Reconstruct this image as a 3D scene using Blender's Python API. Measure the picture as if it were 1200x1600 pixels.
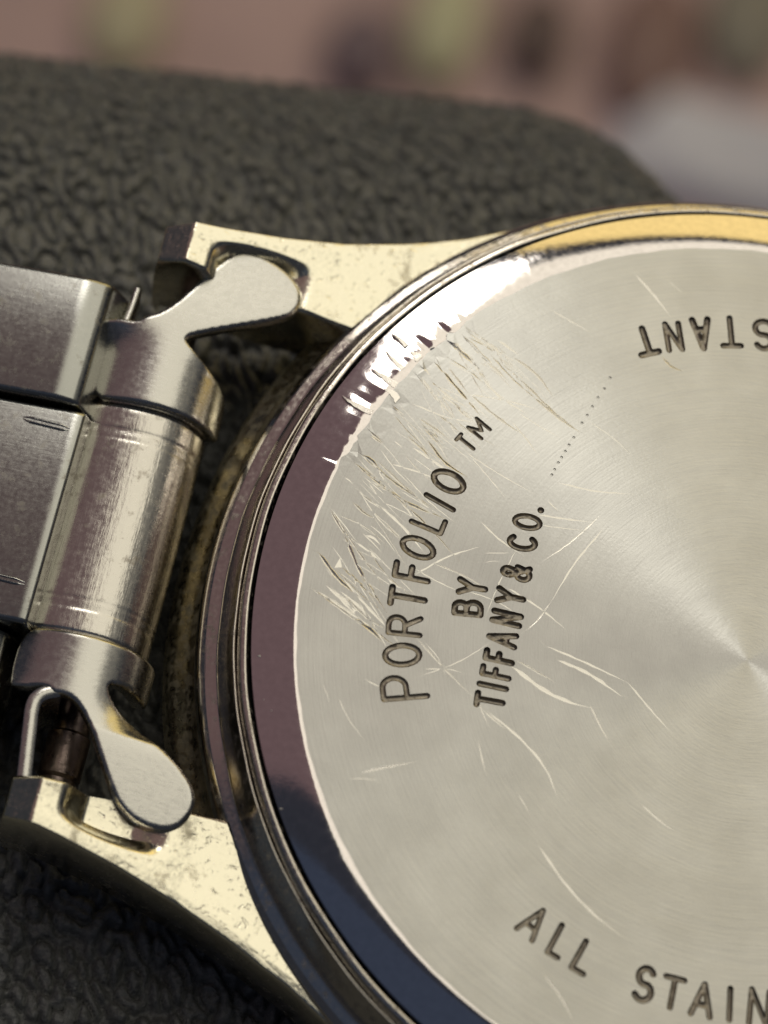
# Close-up of the back of a steel wristwatch lying face down on a leather cushion.
# Modelling units are millimetres in the watch's own frame (origin at the centre of
# the back disc, z = 0 on the disc); MM turns them into metres, H lifts the disc above the leather.
import bpy, bmesh, math, random
import numpy as np
from mathutils import Vector, Matrix
from mathutils.geometry import delaunay_2d_cdt

MM = 0.001
H = 6.8
R_ = math.radians
random.seed(7)
rng = np.random.default_rng(11)

scene = bpy.context.scene
for o in list(bpy.data.objects):
    bpy.data.objects.remove(o)

# ------------------------------------------------------------------ camera
def W(x, y, z):
    return Vector((x, y, z + H)) * MM

cam_d = bpy.data.cameras.new('camera')
cam = bpy.data.objects.new('camera', cam_d)
scene.collection.objects.link(cam)
cam_d.sensor_fit = 'VERTICAL'
cam_d.sensor_height = 24.0
cam_d.lens = 24.0 * 5000.0 / 1600.0
cam_d.clip_start = 0.005
cam_d.clip_end = 20.0
cam.matrix_world = Matrix(((0.967561, -0.249576, -0.039214, -0.015318),
                           (0.218236, 0.903874, -0.367947, -0.033417),
                           (0.127276, 0.347453, 0.929019, 0.095469),
                           (0, 0, 0, 1))) 
cam_d.dof.use_dof = True
cam_d.dof.focus_distance = 0.0958
cam_d.dof.aperture_fstop = cam_d.lens / 2.3          # an opening about 2.3 mm wide, as in a phone
cam_d.dof.aperture_blades = 0
scene.camera = cam

# ------------------------------------------------------------------ light
world = bpy.data.worlds.new('World')
scene.world = world
world.use_nodes = True
bg = world.node_tree.nodes['Background']
bg.inputs['Color'].default_value = (0.55, 0.62, 0.85, 1)
bg.inputs['Strength'].default_value = 0.045

def area_lamp(name, direction, dist, sx, sy, color, radiance):
    d = bpy.data.lights.new(name, 'AREA')
    d.shape = 'RECTANGLE'
    d.size, d.size_y = sx, sy
    d.color = color
    d.energy = radiance * math.pi * sx * sy
    o = bpy.data.objects.new(name, d)
    zl = Vector(direction).normalized()
    xl = (Vector((1, 0, 0)) - zl * zl.x).normalized()
    yl = zl.cross(xl)
    m = Matrix((xl, yl, zl)).transposed().to_4x4()
    m.translation = zl * dist
    o.matrix_world = m
    scene.collection.objects.link(o)
    return o

area_lamp('ceiling_lamp', (0.10, 0.41, 0.90), 0.60, 0.43, 0.54, (1.0, 0.945, 0.80), 0.93)
area_lamp('side_ceiling_lamp', (0.55, 0.40, 0.73), 0.60, 0.30, 0.44, (1.0, 0.94, 0.78), 0.15)
area_lamp('window_lamp', (-0.28, 0.65, 0.70), 0.60, 0.11, 0.15, (1.0, 0.97, 0.90), 5.5)
area_lamp('yellow_lamp', (0.20, 0.88, 0.45), 0.60, 0.54, 0.24, (1.0, 0.76, 0.28), 1.0)
area_lamp('maroon_reflection_fill', (-0.60, 0.37, 0.71), 0.60, 0.54, 0.52, (1.0, 0.58, 0.55), 0.105)  # added light: stands in for dim maroon surroundings mirrored in bevel and links
area_lamp('navy_reflection_fill', (-0.30, -0.28, 0.90), 0.60, 0.36, 0.26, (0.28, 0.5, 1.0), 0.035)  # added for the navy reflection on the lower-left bevel, not a real lamp

vs = scene.view_settings
vs.view_transform = 'Standard'
vs.look = 'None'
vs.exposure = 0.42
vs.gamma = 1.0
vs.use_curve_mapping = False

# ------------------------------------------------------------------ materials
class NT:
    """A small helper round a node tree."""
    def __init__(self, name):
        self.mat = bpy.data.materials.new(name)
        self.mat.use_nodes = True
        self.t = self.mat.node_tree
        self.b = self.t.nodes['Principled BSDF']
    def n(self, kind, **kw):
        nd = self.t.nodes.new(kind)
        for k, v in kw.items():
            setattr(nd, k, v)
        return nd
    def l(self, a, b):
        self.t.links.new(a, b)
    def math(self, op, a, b=None, c=None, clamp=False):
        nd = self.n('ShaderNodeMath', operation=op, use_clamp=clamp)
        for i, v in enumerate((a, b, c)):
            if v is None: continue
            if hasattr(v, 'is_output'): self.l(v, nd.inputs[i])
            else: nd.inputs[i].default_value = v
        return nd.outputs[0]
    def coords(self, scale=(1, 1, 1)):
        tc = self.n('ShaderNodeTexCoord')
        mp = self.n('ShaderNodeMapping')
        mp.inputs['Scale'].default_value = [s / MM for s in scale]     # coordinates in mm
        self.l(tc.outputs['Object'], mp.inputs['Vector'])
        return mp.outputs['Vector']
    def noise(self, vec, scale, detail=4, rough=0.55, dist=0.0):
        nd = self.n('ShaderNodeTexNoise')
        nd.inputs['Scale'].default_value = scale
        nd.inputs['Detail'].default_value = detail
        nd.inputs['Roughness'].default_value = rough
        nd.inputs['Distortion'].default_value = dist
        self.l(vec, nd.inputs['Vector'])
        return nd.outputs['Fac']
    def ramp(self, fac, stops):
        nd = self.n('ShaderNodeValToRGB')
        el = nd.color_ramp.elements
        while len(el) < len(stops): el.new(0.5)
        for e, (p, c) in zip(el, stops):
            e.position = p
            e.color = (c, c, c, 1) if not isinstance(c, tuple) else (*c, 1)
        self.l(fac, nd.inputs['Fac'])
        return nd.outputs['Color']
    def remap(self, fac, a, b, c, d):
        nd = self.n('ShaderNodeMapRange')
        for k, v in zip(('From Min', 'From Max', 'To Min', 'To Max'), (a, b, c, d)):
            nd.inputs[k].default_value = v
        self.l(fac, nd.inputs['Value'])
        return nd.outputs['Result']
    def mix(self, fac, a, b):
        nd = self.n('ShaderNodeMix', data_type='RGBA')
        for s, v in ((nd.inputs[0], fac), (nd.inputs[6], a), (nd.inputs[7], b)):
            if hasattr(v, 'is_output'): self.l(v, s)
            else: s.default_value = (*v, 1) if isinstance(v, tuple) else v
        return nd.outputs[2]
    def bump(self, height, dist_mm, strength=1.0, normal=None):
        nd = self.n('ShaderNodeBump')
        nd.inputs['Strength'].default_value = strength
        nd.inputs['Distance'].default_value = dist_mm * MM
        self.l(height, nd.inputs['Height'])
        if normal is not None: self.l(normal, nd.inputs['Normal'])
        return nd.outputs['Normal']

def metal(name, color, rough, rough_var=0.08, grain=9.0, bump_mm=0.004, streak=None, dirt=0.0,
          dirt_color=(0.06, 0.045, 0.03), dirt_scale=2.2, pits=0.0):
    m = NT(name)
    v = m.coords()
    m.b.inputs['Metallic'].default_value = 1.0
    n1 = m.noise(v, grain, 5)
    n2 = m.noise(v, dirt_scale, 6, 0.65)
    col = m.mix(m.remap(n1, 0.3, 0.7, 0.0, 1.0), tuple(c * 0.93 for c in color), tuple(min(1, c * 1.05) for c in color))
    rgh = m.remap(n1, 0.3, 0.7, max(0.02, rough - rough_var), rough + rough_var)
    nrm = m.bump(n1, bump_mm)
    if streak:
        vv = m.coords(streak)
        ns = m.noise(vv, 1.0, 3, 0.6)
        nrm = m.bump(ns, bump_mm * 1.3, 1.0, nrm)
    if pits:
        np_ = m.noise(v, 4.5, 3, 0.5, 0.6)
        pit = m.ramp(np_, [(0.30, 0.0), (0.40, 1.0)])
        nrm = m.bump(pit, pits, 1.0, nrm)
    if dirt:
        d = m.ramp(n2, [(0.60 - 0.22 * dirt, 0.0), (0.74 - 0.12 * dirt, 1.0)])
        d2 = m.math('MULTIPLY', d, min(1.0, 0.45 + dirt * 0.5))
        col = m.mix(d2, col, dirt_color)
        m.l(m.math('MULTIPLY_ADD', d2, 0.35, rgh, clamp=True), m.b.inputs['Roughness'])
        m.l(m.math('SUBTRACT', 1.0, m.math('MULTIPLY', d2, 0.6)), m.b.inputs['Metallic'])
    else:
        m.l(rgh, m.b.inputs['Roughness'])
    m.l(col, m.b.inputs['Base Color'])
    m.l(nrm, m.b.inputs['Normal'])
    return m.mat

M = {}
M['polished'] = metal('polished_steel', (0.66, 0.62, 0.58), 0.09, 0.03, 6.0, 0.0012, dirt=0.05)
M['bevel'] = metal('polished_bevel_steel', (0.68, 0.63, 0.60), 0.065, 0.02, 5.0, 0.0010)
M['rim'] = metal('grimy_rim_steel', (0.60, 0.55, 0.48), 0.20, 0.08, 8.0, 0.004, dirt=0.28, dirt_color=(0.09, 0.065, 0.045), dirt_scale=3.0)
M['case'] = metal('grimy_case_steel', (0.62, 0.57, 0.50), 0.16, 0.07, 7.0, 0.003, dirt=0.26, dirt_scale=2.6)
M['lug'] = metal('pitted_lug_steel', (0.78, 0.73, 0.57), 0.20, 0.08, 7.0, 0.005, dirt=0.16, dirt_color=(0.34, 0.28, 0.17), dirt_scale=1.3, pits=0.006)
M['wing'] = metal('satin_wing_steel', (0.53, 0.515, 0.47), 0.26, 0.06, 6.0, 0.003, streak=(3.0, 14.0, 3.0))
M['tube'] = metal('worn_tube_steel', (0.58, 0.55, 0.49), 0.24, 0.07, 5.0, 0.007, streak=(9.0, 1.0, 9.0), dirt=0.1, dirt_color=(0.2, 0.15, 0.1))
M['link'] = metal('satin_link_steel', (0.35, 0.35, 0.32), 0.24, 0.04, 7.0, 0.0016, streak=(0.6, 11.0, 3.0), dirt=0.10, dirt_color=(0.2, 0.16, 0.12))
M['letter'] = metal('stained_engraving_steel', (0.27, 0.24, 0.195), 0.42, 0.1, 9.0, 0.01, dirt=0.35, dirt_color=(0.10, 0.075, 0.05), dirt_scale=5.0)
M['flank'] = metal('grimy_flank_steel', (0.66, 0.60, 0.44), 0.30, 0.1, 4.0, 0.02, dirt=0.50, dirt_color=(0.05, 0.042, 0.03), dirt_scale=2.6)
M['scratch'] = metal('scratched_bright_steel', (0.68, 0.65, 0.59), 0.26, 0.05, 9.0, 0.002)
M['plastic_dark'] = metal('dark_pin_steel', (0.22, 0.17, 0.15), 0.35, 0.1, 6.0, 0.01, dirt=0.5)
M['glass'] = metal('dark_crystal', (0.05, 0.05, 0.06), 0.05, 0.01)

def brushed_disc_material():
    m = NT('circular_brushed_steel')
    tc = m.n('ShaderNodeTexCoord')
    sc = m.n('ShaderNodeVectorMath', operation='SCALE'); sc.inputs['Scale'].default_value = 1 / MM
    m.l(tc.outputs['Object'], sc.inputs[0])
    sep = m.n('ShaderNodeSeparateXYZ'); m.l(sc.outputs[0], sep.inputs[0])
    x, y = sep.outputs['X'], sep.outputs['Y']
    r = m.math('SQRT', m.math('ADD', m.math('MULTIPLY', x, x), m.math('MULTIPLY', y, y)))
    inv = m.math('DIVIDE', 1.0, m.math('ADD', r, 0.05))
    cx, cy = m.math('MULTIPLY', x, inv), m.math('MULTIPLY', y, inv)
    def polar(rs, ts):
        c = m.n('ShaderNodeCombineXYZ')
        m.l(m.math('MULTIPLY', cx, ts), c.inputs[0]); m.l(m.math('MULTIPLY', cy, ts), c.inputs[1]); m.l(m.math('MULTIPLY', r, rs), c.inputs[2])
        return c.outputs[0]
    fine = m.noise(polar(16.0, 5.0), 1.0, 3, 0.6)
    wide = m.noise(polar(3.2, 1.6), 1.0, 3, 0.6)
    blotch = m.noise(m.coords(), 0.45, 4, 0.6)
    grain = m.noise(m.coords(), 12.0, 2, 0.5)
    cross = m.n('ShaderNodeVectorMath', operation='CROSS_PRODUCT')
    cross.inputs[0].default_value = (0, 0, 1)
    m.l(tc.outputs['Object'], cross.inputs[1])
    nz = m.n('ShaderNodeVectorMath', operation='NORMALIZE'); m.l(cross.outputs[0], nz.inputs[0])
    b = m.b
    b.inputs['Metallic'].default_value = 1.0
    b.inputs['Anisotropic'].default_value = 0.90
    b.inputs['Anisotropic Rotation'].default_value = 0.25
    m.l(nz.outputs[0], b.inputs['Tangent'])
    mixv = m.math('ADD', m.math('MULTIPLY', fine, 0.6), m.math('MULTIPLY', wide, 0.4))
    col = m.mix(m.remap(mixv, 0.35, 0.65, 0, 1), (0.53, 0.52, 0.49), (0.67, 0.66, 0.62))
    m.l(col, b.inputs['Base Color'])
    rg = m.math('ADD', m.remap(mixv, 0.3, 0.7, 0.33, 0.43), m.remap(blotch, 0.3, 0.7, -0.03, 0.03))
    m.l(rg, b.inputs['Roughness'])
    nrm = m.bump(fine, 0.006)
    nrm = m.bump(wide, 0.006, 1.0, nrm)
    nrm = m.bump(grain, 0.003, 1.0, nrm)
    m.l(nrm, b.inputs['Normal'])
    return m.mat
M['disc'] = brushed_disc_material()

def leather_material(coarse=False):
    m = NT('black_grained_leather')
    v = m.coords((1.0, 1.0, 1.0))
    fine = m.noise(v, 6.0, 5, 0.6)
    pores = m.noise(v, 14.0, 2, 0.5)
    h2 = m.math('ADD', fine, m.math('MULTIPLY', pores, 0.35))
    nrm = m.bump(h2, 0.06)
    if coarse:          # past the modelled skin the lumps are relief only
        worm = m.math('ABSOLUTE', m.math('SUBTRACT', m.noise(v, 1.0, 2.0, 0.5, 0.8), 0.5))
        nrm = m.bump(m.math('SMOOTH_MIN', m.math('MULTIPLY', worm, 9.0), 1.0, 0.5), 0.4, 1.0, nrm)
    m.l(nrm, m.b.inputs['Normal'])
    tone = m.mix(m.remap(fine, 0.3, 0.7, 0, 1), (0.105, 0.108, 0.104), (0.185, 0.186, 0.174))
    m.l(tone, m.b.inputs['Base Color'])
    m.l(m.remap(fine, 0.3, 0.7, 0.46, 0.30), m.b.inputs['Roughness'])
    m.b.inputs['Specular IOR Level'].default_value = 0.6
    return m.mat
M['leather'] = leather_material()
M['leather_bumped'] = leather_material(True)

def plain(name, color, rough=0.6, var=0.12, scale=0.05):
    m = NT(name)
    n1 = m.noise(m.coords(), scale, 4)
    m.l(m.mix(m.remap(n1, 0.3, 0.7, 0, 1), tuple(c * (1 - var) for c in color), tuple(c * (1 + var) for c in color)), m.b.inputs['Base Color'])
    m.b.inputs['Roughness'].default_value = rough
    return m.mat

# ------------------------------------------------------------------ object helpers
def link(name, me, mat, parent=None, kind=None):
    o = bpy.data.objects.new(name, me)
    scene.collection.objects.link(o)
    if mat is not None and not me.materials: me.materials.append(mat)
    if parent is not None: o.parent = parent
    if kind: o['kind'] = kind
    return o

def mesh_obj(name, verts, faces, mat, parent=None, smooth=True, sharp=38.0, kind=None):
    """verts in mm in the watch frame; the object's own origin stays on the watch axis at the leather."""
    me = bpy.data.meshes.new(name)
    v = np.asarray(verts, dtype=float).copy()
    v[:, 2] += H
    me.from_pydata((v * MM).tolist(), [], [tuple(f) for f in faces])
    bm = bmesh.new(); bm.from_mesh(me)
    bmesh.ops.recalc_face_normals(bm, faces=bm.faces)
    bm.to_mesh(me); bm.free()
    me.polygons.foreach_set('use_smooth', [smooth] * len(me.polygons))
    if smooth and sharp: me.set_sharp_from_angle(angle=R_(sharp))
    me.update()
    return link(name, me, mat, parent, kind)

def sheet_obj(name, verts, faces, mat, parent=None, smooth=False, kind=None):
    """An open surface whose faces already look up."""
    me = bpy.data.meshes.new(name)
    v = np.asarray(verts, dtype=float).copy()
    v[:, 2] += H
    me.from_pydata((v * MM).tolist(), [], [tuple(f) for f in faces])
    me.polygons.foreach_set('use_smooth', [smooth] * len(me.polygons))
    me.update()
    return link(name, me, mat, parent, kind)

def revolve(profile, n=360, wobble=None):
    P = np.array(profile, float)
    verts, faces = [], []
    k = len(P)
    for i in range(n):
        a = 2 * math.pi * i / n
        for j in range(k):
            r, z = P[j]
            if wobble: r, z = wobble(a, j, r, z)
            verts.append((r * math.cos(a), r * math.sin(a), z))
    for i in range(n):
        i2 = (i + 1) % n
        for j in range(k - 1):
            faces.append((i * k + j, i2 * k + j, i2 * k + j + 1, i * k + j + 1))
    return verts, faces

def fillet(points):
    """points (r, z, radius) -> polyline with rounded corners."""
    out = []
    for i, (x, y, rad) in enumerate(points):
        if rad == 0 or i in (0, len(points) - 1):
            out.append((x, y)); continue
        p = np.array((x, y)); a = np.array(points[i - 1][:2]); b = np.array(points[i + 1][:2])
        da = (a - p); db = (b - p); la = np.linalg.norm(da); lb = np.linalg.norm(db)
        d = min(rad, la * 0.48, lb * 0.48)
        s = p + da / la * d; e = p + db / lb * d
        for t in np.linspace(0, 1, 7):
            out.append(tuple((1 - t) ** 2 * s + 2 * t * (1 - t) * p + t * t * e))
    return out

def interp(u, pts):
    xs = [p[0] for p in pts]; ys = [p[1] for p in pts]
    return float(np.interp(u, xs, ys))

def smoothstep(a, b, x):
    t = np.clip((x - a) / (b - a), 0, 1)
    return t * t * (3 - 2 * t)

def seg_dist(P, A, B):
    """distances of points P (n,2) to segments A->B (m,2): the smallest of each point."""
    best = np.full(len(P), 1e9)
    for a, b in zip(A, B):
        d = b - a; L = d @ d
        t = np.clip(((P - a) @ d) / L, 0, 1) if L > 1e-12 else np.zeros(len(P))
        q = P - (a + t[:, None] * d)
        best = np.minimum(best, np.hypot(q[:, 0], q[:, 1]))
    return best

def in_poly(P, poly):
    x, y = P[:, 0], P[:, 1]
    ins = np.zeros(len(P), bool)
    n = len(poly)
    for i in range(n):
        x1, y1 = poly[i]; x2, y2 = poly[(i + 1) % n]
        c = ((y1 > y) != (y2 > y))
        with np.errstate(divide='ignore', invalid='ignore'):
            xi = (x2 - x1) * (y - y1) / (y2 - y1) + x1
        ins ^= c & (x < xi)
    return ins

def smooth_closed(pts, rounds=2):
    p = [np.array(q, float) for q in pts]
    for _ in range(rounds):
        q = []
        for i in range(len(p)):
            a, b = p[i], p[(i + 1) % len(p)]
            q += [a * 0.75 + b * 0.25, a * 0.25 + b * 0.75]
        p = q
    return p

# ------------------------------------------------------------------ the setting: cushion and what lies beyond it
FAR_P, FAR_N, FAR_R = np.array((-11.9, 28.7)), np.array((-0.173, 0.985)), 22.0
RGT_P, RGT_N, RGT_R = np.array((-2.6, 22.4)), np.array((0.888, 0.459)), 5.0
def cushion_top(X, Y):
    """height of the padded top (it rolls off at the far side and at the right) and the distance to its rim."""
    df = -((X - FAR_P[0]) * FAR_N[0] + (Y - FAR_P[1]) * FAR_N[1])
    dr = -((X - RGT_P[0]) * RGT_N[0] + (Y - RGT_P[1]) * RGT_N[1])
    roll = lambda d, r: np.where(d >= r, 0.0, r - np.sqrt(np.maximum(r * r - (r - np.clip(d, 0, r)) ** 2, 0)))
    return -H - roll(df, FAR_R) - roll(dr, RGT_R), np.minimum(df, dr)

def grain_field(n, cell, seed, wave, ang, stretch, band=0.45):
    """band-limited random field on an n x n grid: lumps about one wave long, drawn out along ang."""
    r = np.random.default_rng(seed)
    F = np.fft.fft2(r.normal(0, 1, (n, n)))
    k = np.fft.fftfreq(n, cell)
    kx, ky = np.meshgrid(k, k, indexing='ij')
    a, c = kx * math.cos(ang) + ky * math.sin(ang), -kx * math.sin(ang) + ky * math.cos(ang)
    kk = np.hypot(a * stretch, c / stretch) * wave
    f = np.fft.ifft2(F * np.exp(-((kk - 1) / band) ** 2)).real
    return f / f.std()

def grid_faces(nx, ny, ok):
    I, J = np.meshgrid(np.arange(nx - 1), np.arange(ny - 1), indexing='ij')
    q = (I * ny + J).ravel()
    F = np.c_[q, q + ny, q + ny + 1, q + 1]
    return F[ok.ravel()[F].all(1)]

def cushion():
    # the body of the cushion: coarse top and two flanks down to the table
    xs, ys = np.arange(-90, 40.1, 2.0), np.arange(-70, 32.1, 2.0)
    X, Y = np.meshgrid(xs, ys, indexing='ij')
    Z, d = cushion_top(X, Y)
    V = np.c_[X.ravel(), Y.ravel(), Z.ravel() - 0.95]
    faces = grid_faces(len(xs), len(ys), d > 0.6).tolist()
    verts = V.tolist()
    corner = np.linalg.solve(np.array((FAR_N, RGT_N)), np.array((FAR_N @ FAR_P - 0.8, RGT_N @ RGT_P - 0.8)))
    a = corner + np.array((-FAR_N[1], FAR_N[0])) * 85
    c = corner + np.array((RGT_N[1], -RGT_N[0])) * 95
    for p, q, zt in ((a, corner, -H - 30.0), (corner, c, -H - 30.0)):
        s = len(verts)
        verts += [(*p, zt), (*q, zt), (*q, -H - 260.0), (*p, -H - 260.0)]
        faces.append((s, s + 1, s + 2, s + 3))
    body = mesh_obj('leather_cushion', verts, faces, M['leather_bumped'], None, True, 60, 'structure')
    # the grained skin of the part in view, modelled lump by lump
    cell = 0.085
    x0, y0, nx, ny = -40.0, -30.0, 690, 715
    n = 760
    X, Y = np.meshgrid(x0 + cell * np.arange(nx), y0 + cell * np.arange(ny), indexing='ij')
    Z, d = cushion_top(X, Y)
    g1 = grain_field(n, cell, 1, 1.0, R_(-62), 1.35)[:nx, :ny]
    g2 = grain_field(n, cell, 2, 0.62, R_(-50), 1.15)[:nx, :ny]
    g3 = grain_field(n, cell, 4, 4.0, 0.0, 1.0)[:nx, :ny]
    lump = 1 - np.exp(-(g1 / 0.55) ** 2)            # creases follow the zero lines of the field
    lump2 = 1 - np.exp(-(g2 / 0.5) ** 2)
    Z = Z + 0.44 * (lump - 1) + 0.10 * (lump2 - 1) + 0.045 * g1 + 0.04 * g3
    F = grid_faces(nx, ny, d > 0.12)
    # leave out what lies under the watch and what the body already shows
    cen = np.c_[X.ravel(), Y.ravel()][F].mean(1)
    F = F[(np.hypot(cen[:, 0], cen[:, 1]) > 11.5)]
    used, inv = np.unique(F, return_inverse=True)
    V = np.c_[X.ravel(), Y.ravel(), Z.ravel()][used]
    sheet_obj('leather_skin', V, inv.reshape(F.shape).tolist(), M['leather'], body, True)
cushion()

FLOOR = -H - 260.0
M['table'] = plain('pinkish_table', (0.66, 0.47, 0.46), 0.7, 0.2, 0.03)
me_v = [(-900, -900, FLOOR), (900, -900, FLOOR), (900, 900, FLOOR), (-900, 900, FLOOR)]
mesh_obj('table_top', me_v, [(0, 1, 2, 3)], M['table'], None, False, 0, 'structure')

def tag(o, label, cat, group=None):
    o['label'] = label; o['category'] = cat
    if group: o['group'] = group

def lathe_thing(name, prof, loc, mat, label, cat, tilt=0.0, rot=0.0, sx=1.0):
    v, f = revolve(prof, 48)
    v = np.array(v)
    v[:, 0] *= sx
    me = bpy.data.meshes.new(name)
    me.from_pydata((v * MM).tolist(), [], f)
    bm = bmesh.new(); bm.from_mesh(me); bmesh.ops.remove_doubles(bm, verts=bm.verts, dist=1e-7)
    bmesh.ops.recalc_face_normals(bm, faces=bm.faces); bm.to_mesh(me); bm.free()
    me.polygons.foreach_set('use_smooth', [True] * len(me.polygons))
    o = link(name, me, mat)
    o.location = W(*loc)
    o.rotation_euler = (tilt, 0, rot)
    tag(o, label, cat)
    return o

def pebble_prof(r, h):
    return [(r * math.sin(math.pi * k / 12) + 1e-4, h * 0.5 * (1 - math.cos(math.pi * k / 12))) for k in range(13)]

def background():
    def stone(px, r, ly, h, col, label):
        name = 'pebble'
        mat = plain(name + '_stone', col, 0.55, 0.1, 0.1)
        v, f = revolve(pebble_prof(r, h), 40)
        v = np.array(v); v[:, 1] *= ly
        me = bpy.data.meshes.new(name)
        me.from_pydata((v * MM).tolist(), [], f)
        me.polygons.foreach_set('use_smooth', [True] * len(me.polygons))
        o = link(name, me, mat); o.location = W(px[0], px[1], FLOOR)
        tag(o, label, 'pebble', 'blurred pebbles beyond the cushion')
        return o
    stone((-7.517, 172.829), 4.6, 1.9, 6, (0.78, 0.76, 0.50), 'pale green long pebble, the larger of the two pale ones beyond the cushion')
    stone((-46.118, 161.682), 5.0, 1.5, 6, (0.70, 0.64, 0.44), 'smaller dull olive pebble near the pink end of the table')
    stone((4.345, 174.479), 4.3, 1.5, 6, (0.20, 0.14, 0.13), 'dark brown pebble right beside the pale green one')
    stone((-16.817, 165.751), 4.6, 1.3, 6, (0.26, 0.19, 0.22), 'dusky purple pebble between the two pale ones')
    stone((30.306, 185.186), 6.0, 1.6, 6, (0.36, 0.33, 0.27), 'grey green pebble past the folded lavender cloth')
    stone((18.671, 176.857), 6.0, 1.8, 6, (0.34, 0.21, 0.19), 'reddish brown long slim pebble on the far side of the lavender cloth')
    # a folded cloth: a soft slab with a rolled edge
    px, py = (36.201, 164.509)
    mat = plain('lavender_cotton', (0.90, 0.90, 1.0), 0.8, 0.08, 0.2)
    prof = []
    nx, ny = 30, 16
    v, f = [], []
    for i in range(nx + 1):
        for j in range(ny + 1):
            a, b = i / nx * 2 - 1, j / ny * 2 - 1
            e = max(abs(a), abs(b)) ** 6
            v.append((a * 20, b * 8.0 + 0.35 * math.sin(a * 5), 5.5 * (1 - e) + 0.4 * math.sin(a * 7 + b * 3) * (1 - e)))
    for i in range(nx):
        for j in range(ny):
            q = i * (ny + 1) + j
            f.append((q, q + ny + 1, q + ny + 2, q + 1))
    me = bpy.data.meshes.new('folded_cloth')
    me.from_pydata((np.array(v) * MM).tolist(), [], f)
    me.polygons.foreach_set('use_smooth', [True] * len(me.polygons))
    o = link('folded_cloth', me, mat); o.location = W(px, py, FLOOR)
    tag(o, 'blurred pale lavender folded cloth beyond the corner of the leather cushion', 'cloth')
background()

# ------------------------------------------------------------------ the watch
watch = bpy.data.objects.new('wristwatch', None)
scene.collection.objects.link(watch)
watch.empty_display_size = 0.01
tag(watch, 'scratched steel wristwatch lying face down with its engraved back showing', 'watch')

R_DISC, R_BEV, Z_BEV = 13.5, 14.8, -0.30

# ---- damaged edge of the disc
_jag = {}
JA0, JA1 = R_(140.70), R_(166.98)
_teeth = []
a = JA0
while a < JA1:
    w = R_(random.uniform(1.3, 3.4))
    _teeth.append((a, a + w, random.choice((0.03, 0.05, 0.09, 0.15, 0.24)) * random.uniform(0.6, 1.1), random.uniform(0.1, 0.9)))
    a += w * random.uniform(0.9, 1.5)
def r_edge(a):
    a = a % (2 * math.pi)
    r = R_DISC + 0.012 * math.sin(a * 37) + 0.008 * math.sin(a * 91)
    if JA0 - 0.05 < a < JA1 + 0.05:
        r -= 0.10 * float(smoothstep(JA0 - 0.05, JA0 + 0.06, a) * (1 - smoothstep(JA1 - 0.06, JA1 + 0.05, a)))
    for t0, t1, hgt, pk in _teeth:
        if t0 < a < t1:
            q = (a - t0) / (t1 - t0)
            r += hgt * (q / pk if q < pk else (1 - q) / (1 - pk))
    return r

# ---- engraved letters: stroke font
def arc(cx, cy, rx, ry, a0, a1, n=12):
    return [(cx + rx * math.cos(R_(a0 + (a1 - a0) * k / n)), cy + ry * math.sin(R_(a0 + (a1 - a0) * k / n))) for k in range(n + 1)]
FONT = {   # x from -0.5 to 0.5 of the width, y from 0 to 1 of the height
    'P': [[(-.5, 0), (-.5, 1)], [(-.5, 1), (.05, 1)] + arc(.05, .73, .45, .27, 90, -90)[1:] + [(-.5, .46)]],
    'O': [arc(0, .5, .5, .5, 0, 360, 22)],
    'R': [[(-.5, 0), (-.5, 1)], [(-.5, 1), (.05, 1)] + arc(.05, .74, .42, .26, 90, -90)[1:] + [(-.5, .48)], [(.02, .48), (.5, 0)]],
    'T': [[(-.5, 1), (.5, 1)], [(0, 1), (0, 0)]],
    'F': [[(-.5, 0), (-.5, 1)], [(-.5, 1), (.5, 1)], [(-.5, .52), (.35, .52)]],
    'L': [[(-.5, 1), (-.5, 0)], [(-.5, 0), (.5, 0)]],
    'I': [[(0, 0), (0, 1)]],
    'B': [[(-.5, 0), (-.5, 1)], [(-.5, 1), (.05, 1)] + arc(.05, .77, .36, .23, 90, -90, 8)[1:] + [(-.5, .54)], [(.05, .54)] + arc(.05, .27, .45, .27, 90, -90, 8)[1:] + [(-.5, 0)]],
    'Y': [[(-.5, 1), (0, .48)], [(.5, 1), (0, .48)], [(0, .48), (0, 0)]],
    'A': [[(-.5, 0), (0, 1)], [(0, 1), (.5, 0)], [(-.3, .34), (.3, .34)]],
    'N': [[(-.5, 0), (-.5, 1)], [(-.5, 1), (.5, 0)], [(.5, 0), (.5, 1)]],
    'M': [[(-.5, 0), (-.5, 1)], [(-.5, 1), (0, .3)], [(0, .3), (.5, 1)], [(.5, 1), (.5, 0)]],
    'C': [arc(0, .5, .5, .5, 48, 312, 18)],
    'S': [arc(0, .745, .44, .255, 30, 270, 12) + arc(0, .25, .5, .26, 90, -150, 12)[1:]],
    '&': [[(.5, .02), (-.28, .72)] + arc(0, .80, .28, .2, 200, -20, 10) + [(.2, .62), (-.36, .42)] + arc(-.08, .24, .42, .24, 140, 340, 10) + [(.5, .48)]],
    '.': [[(0, .03), (0.02, .05)]],
}
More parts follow.
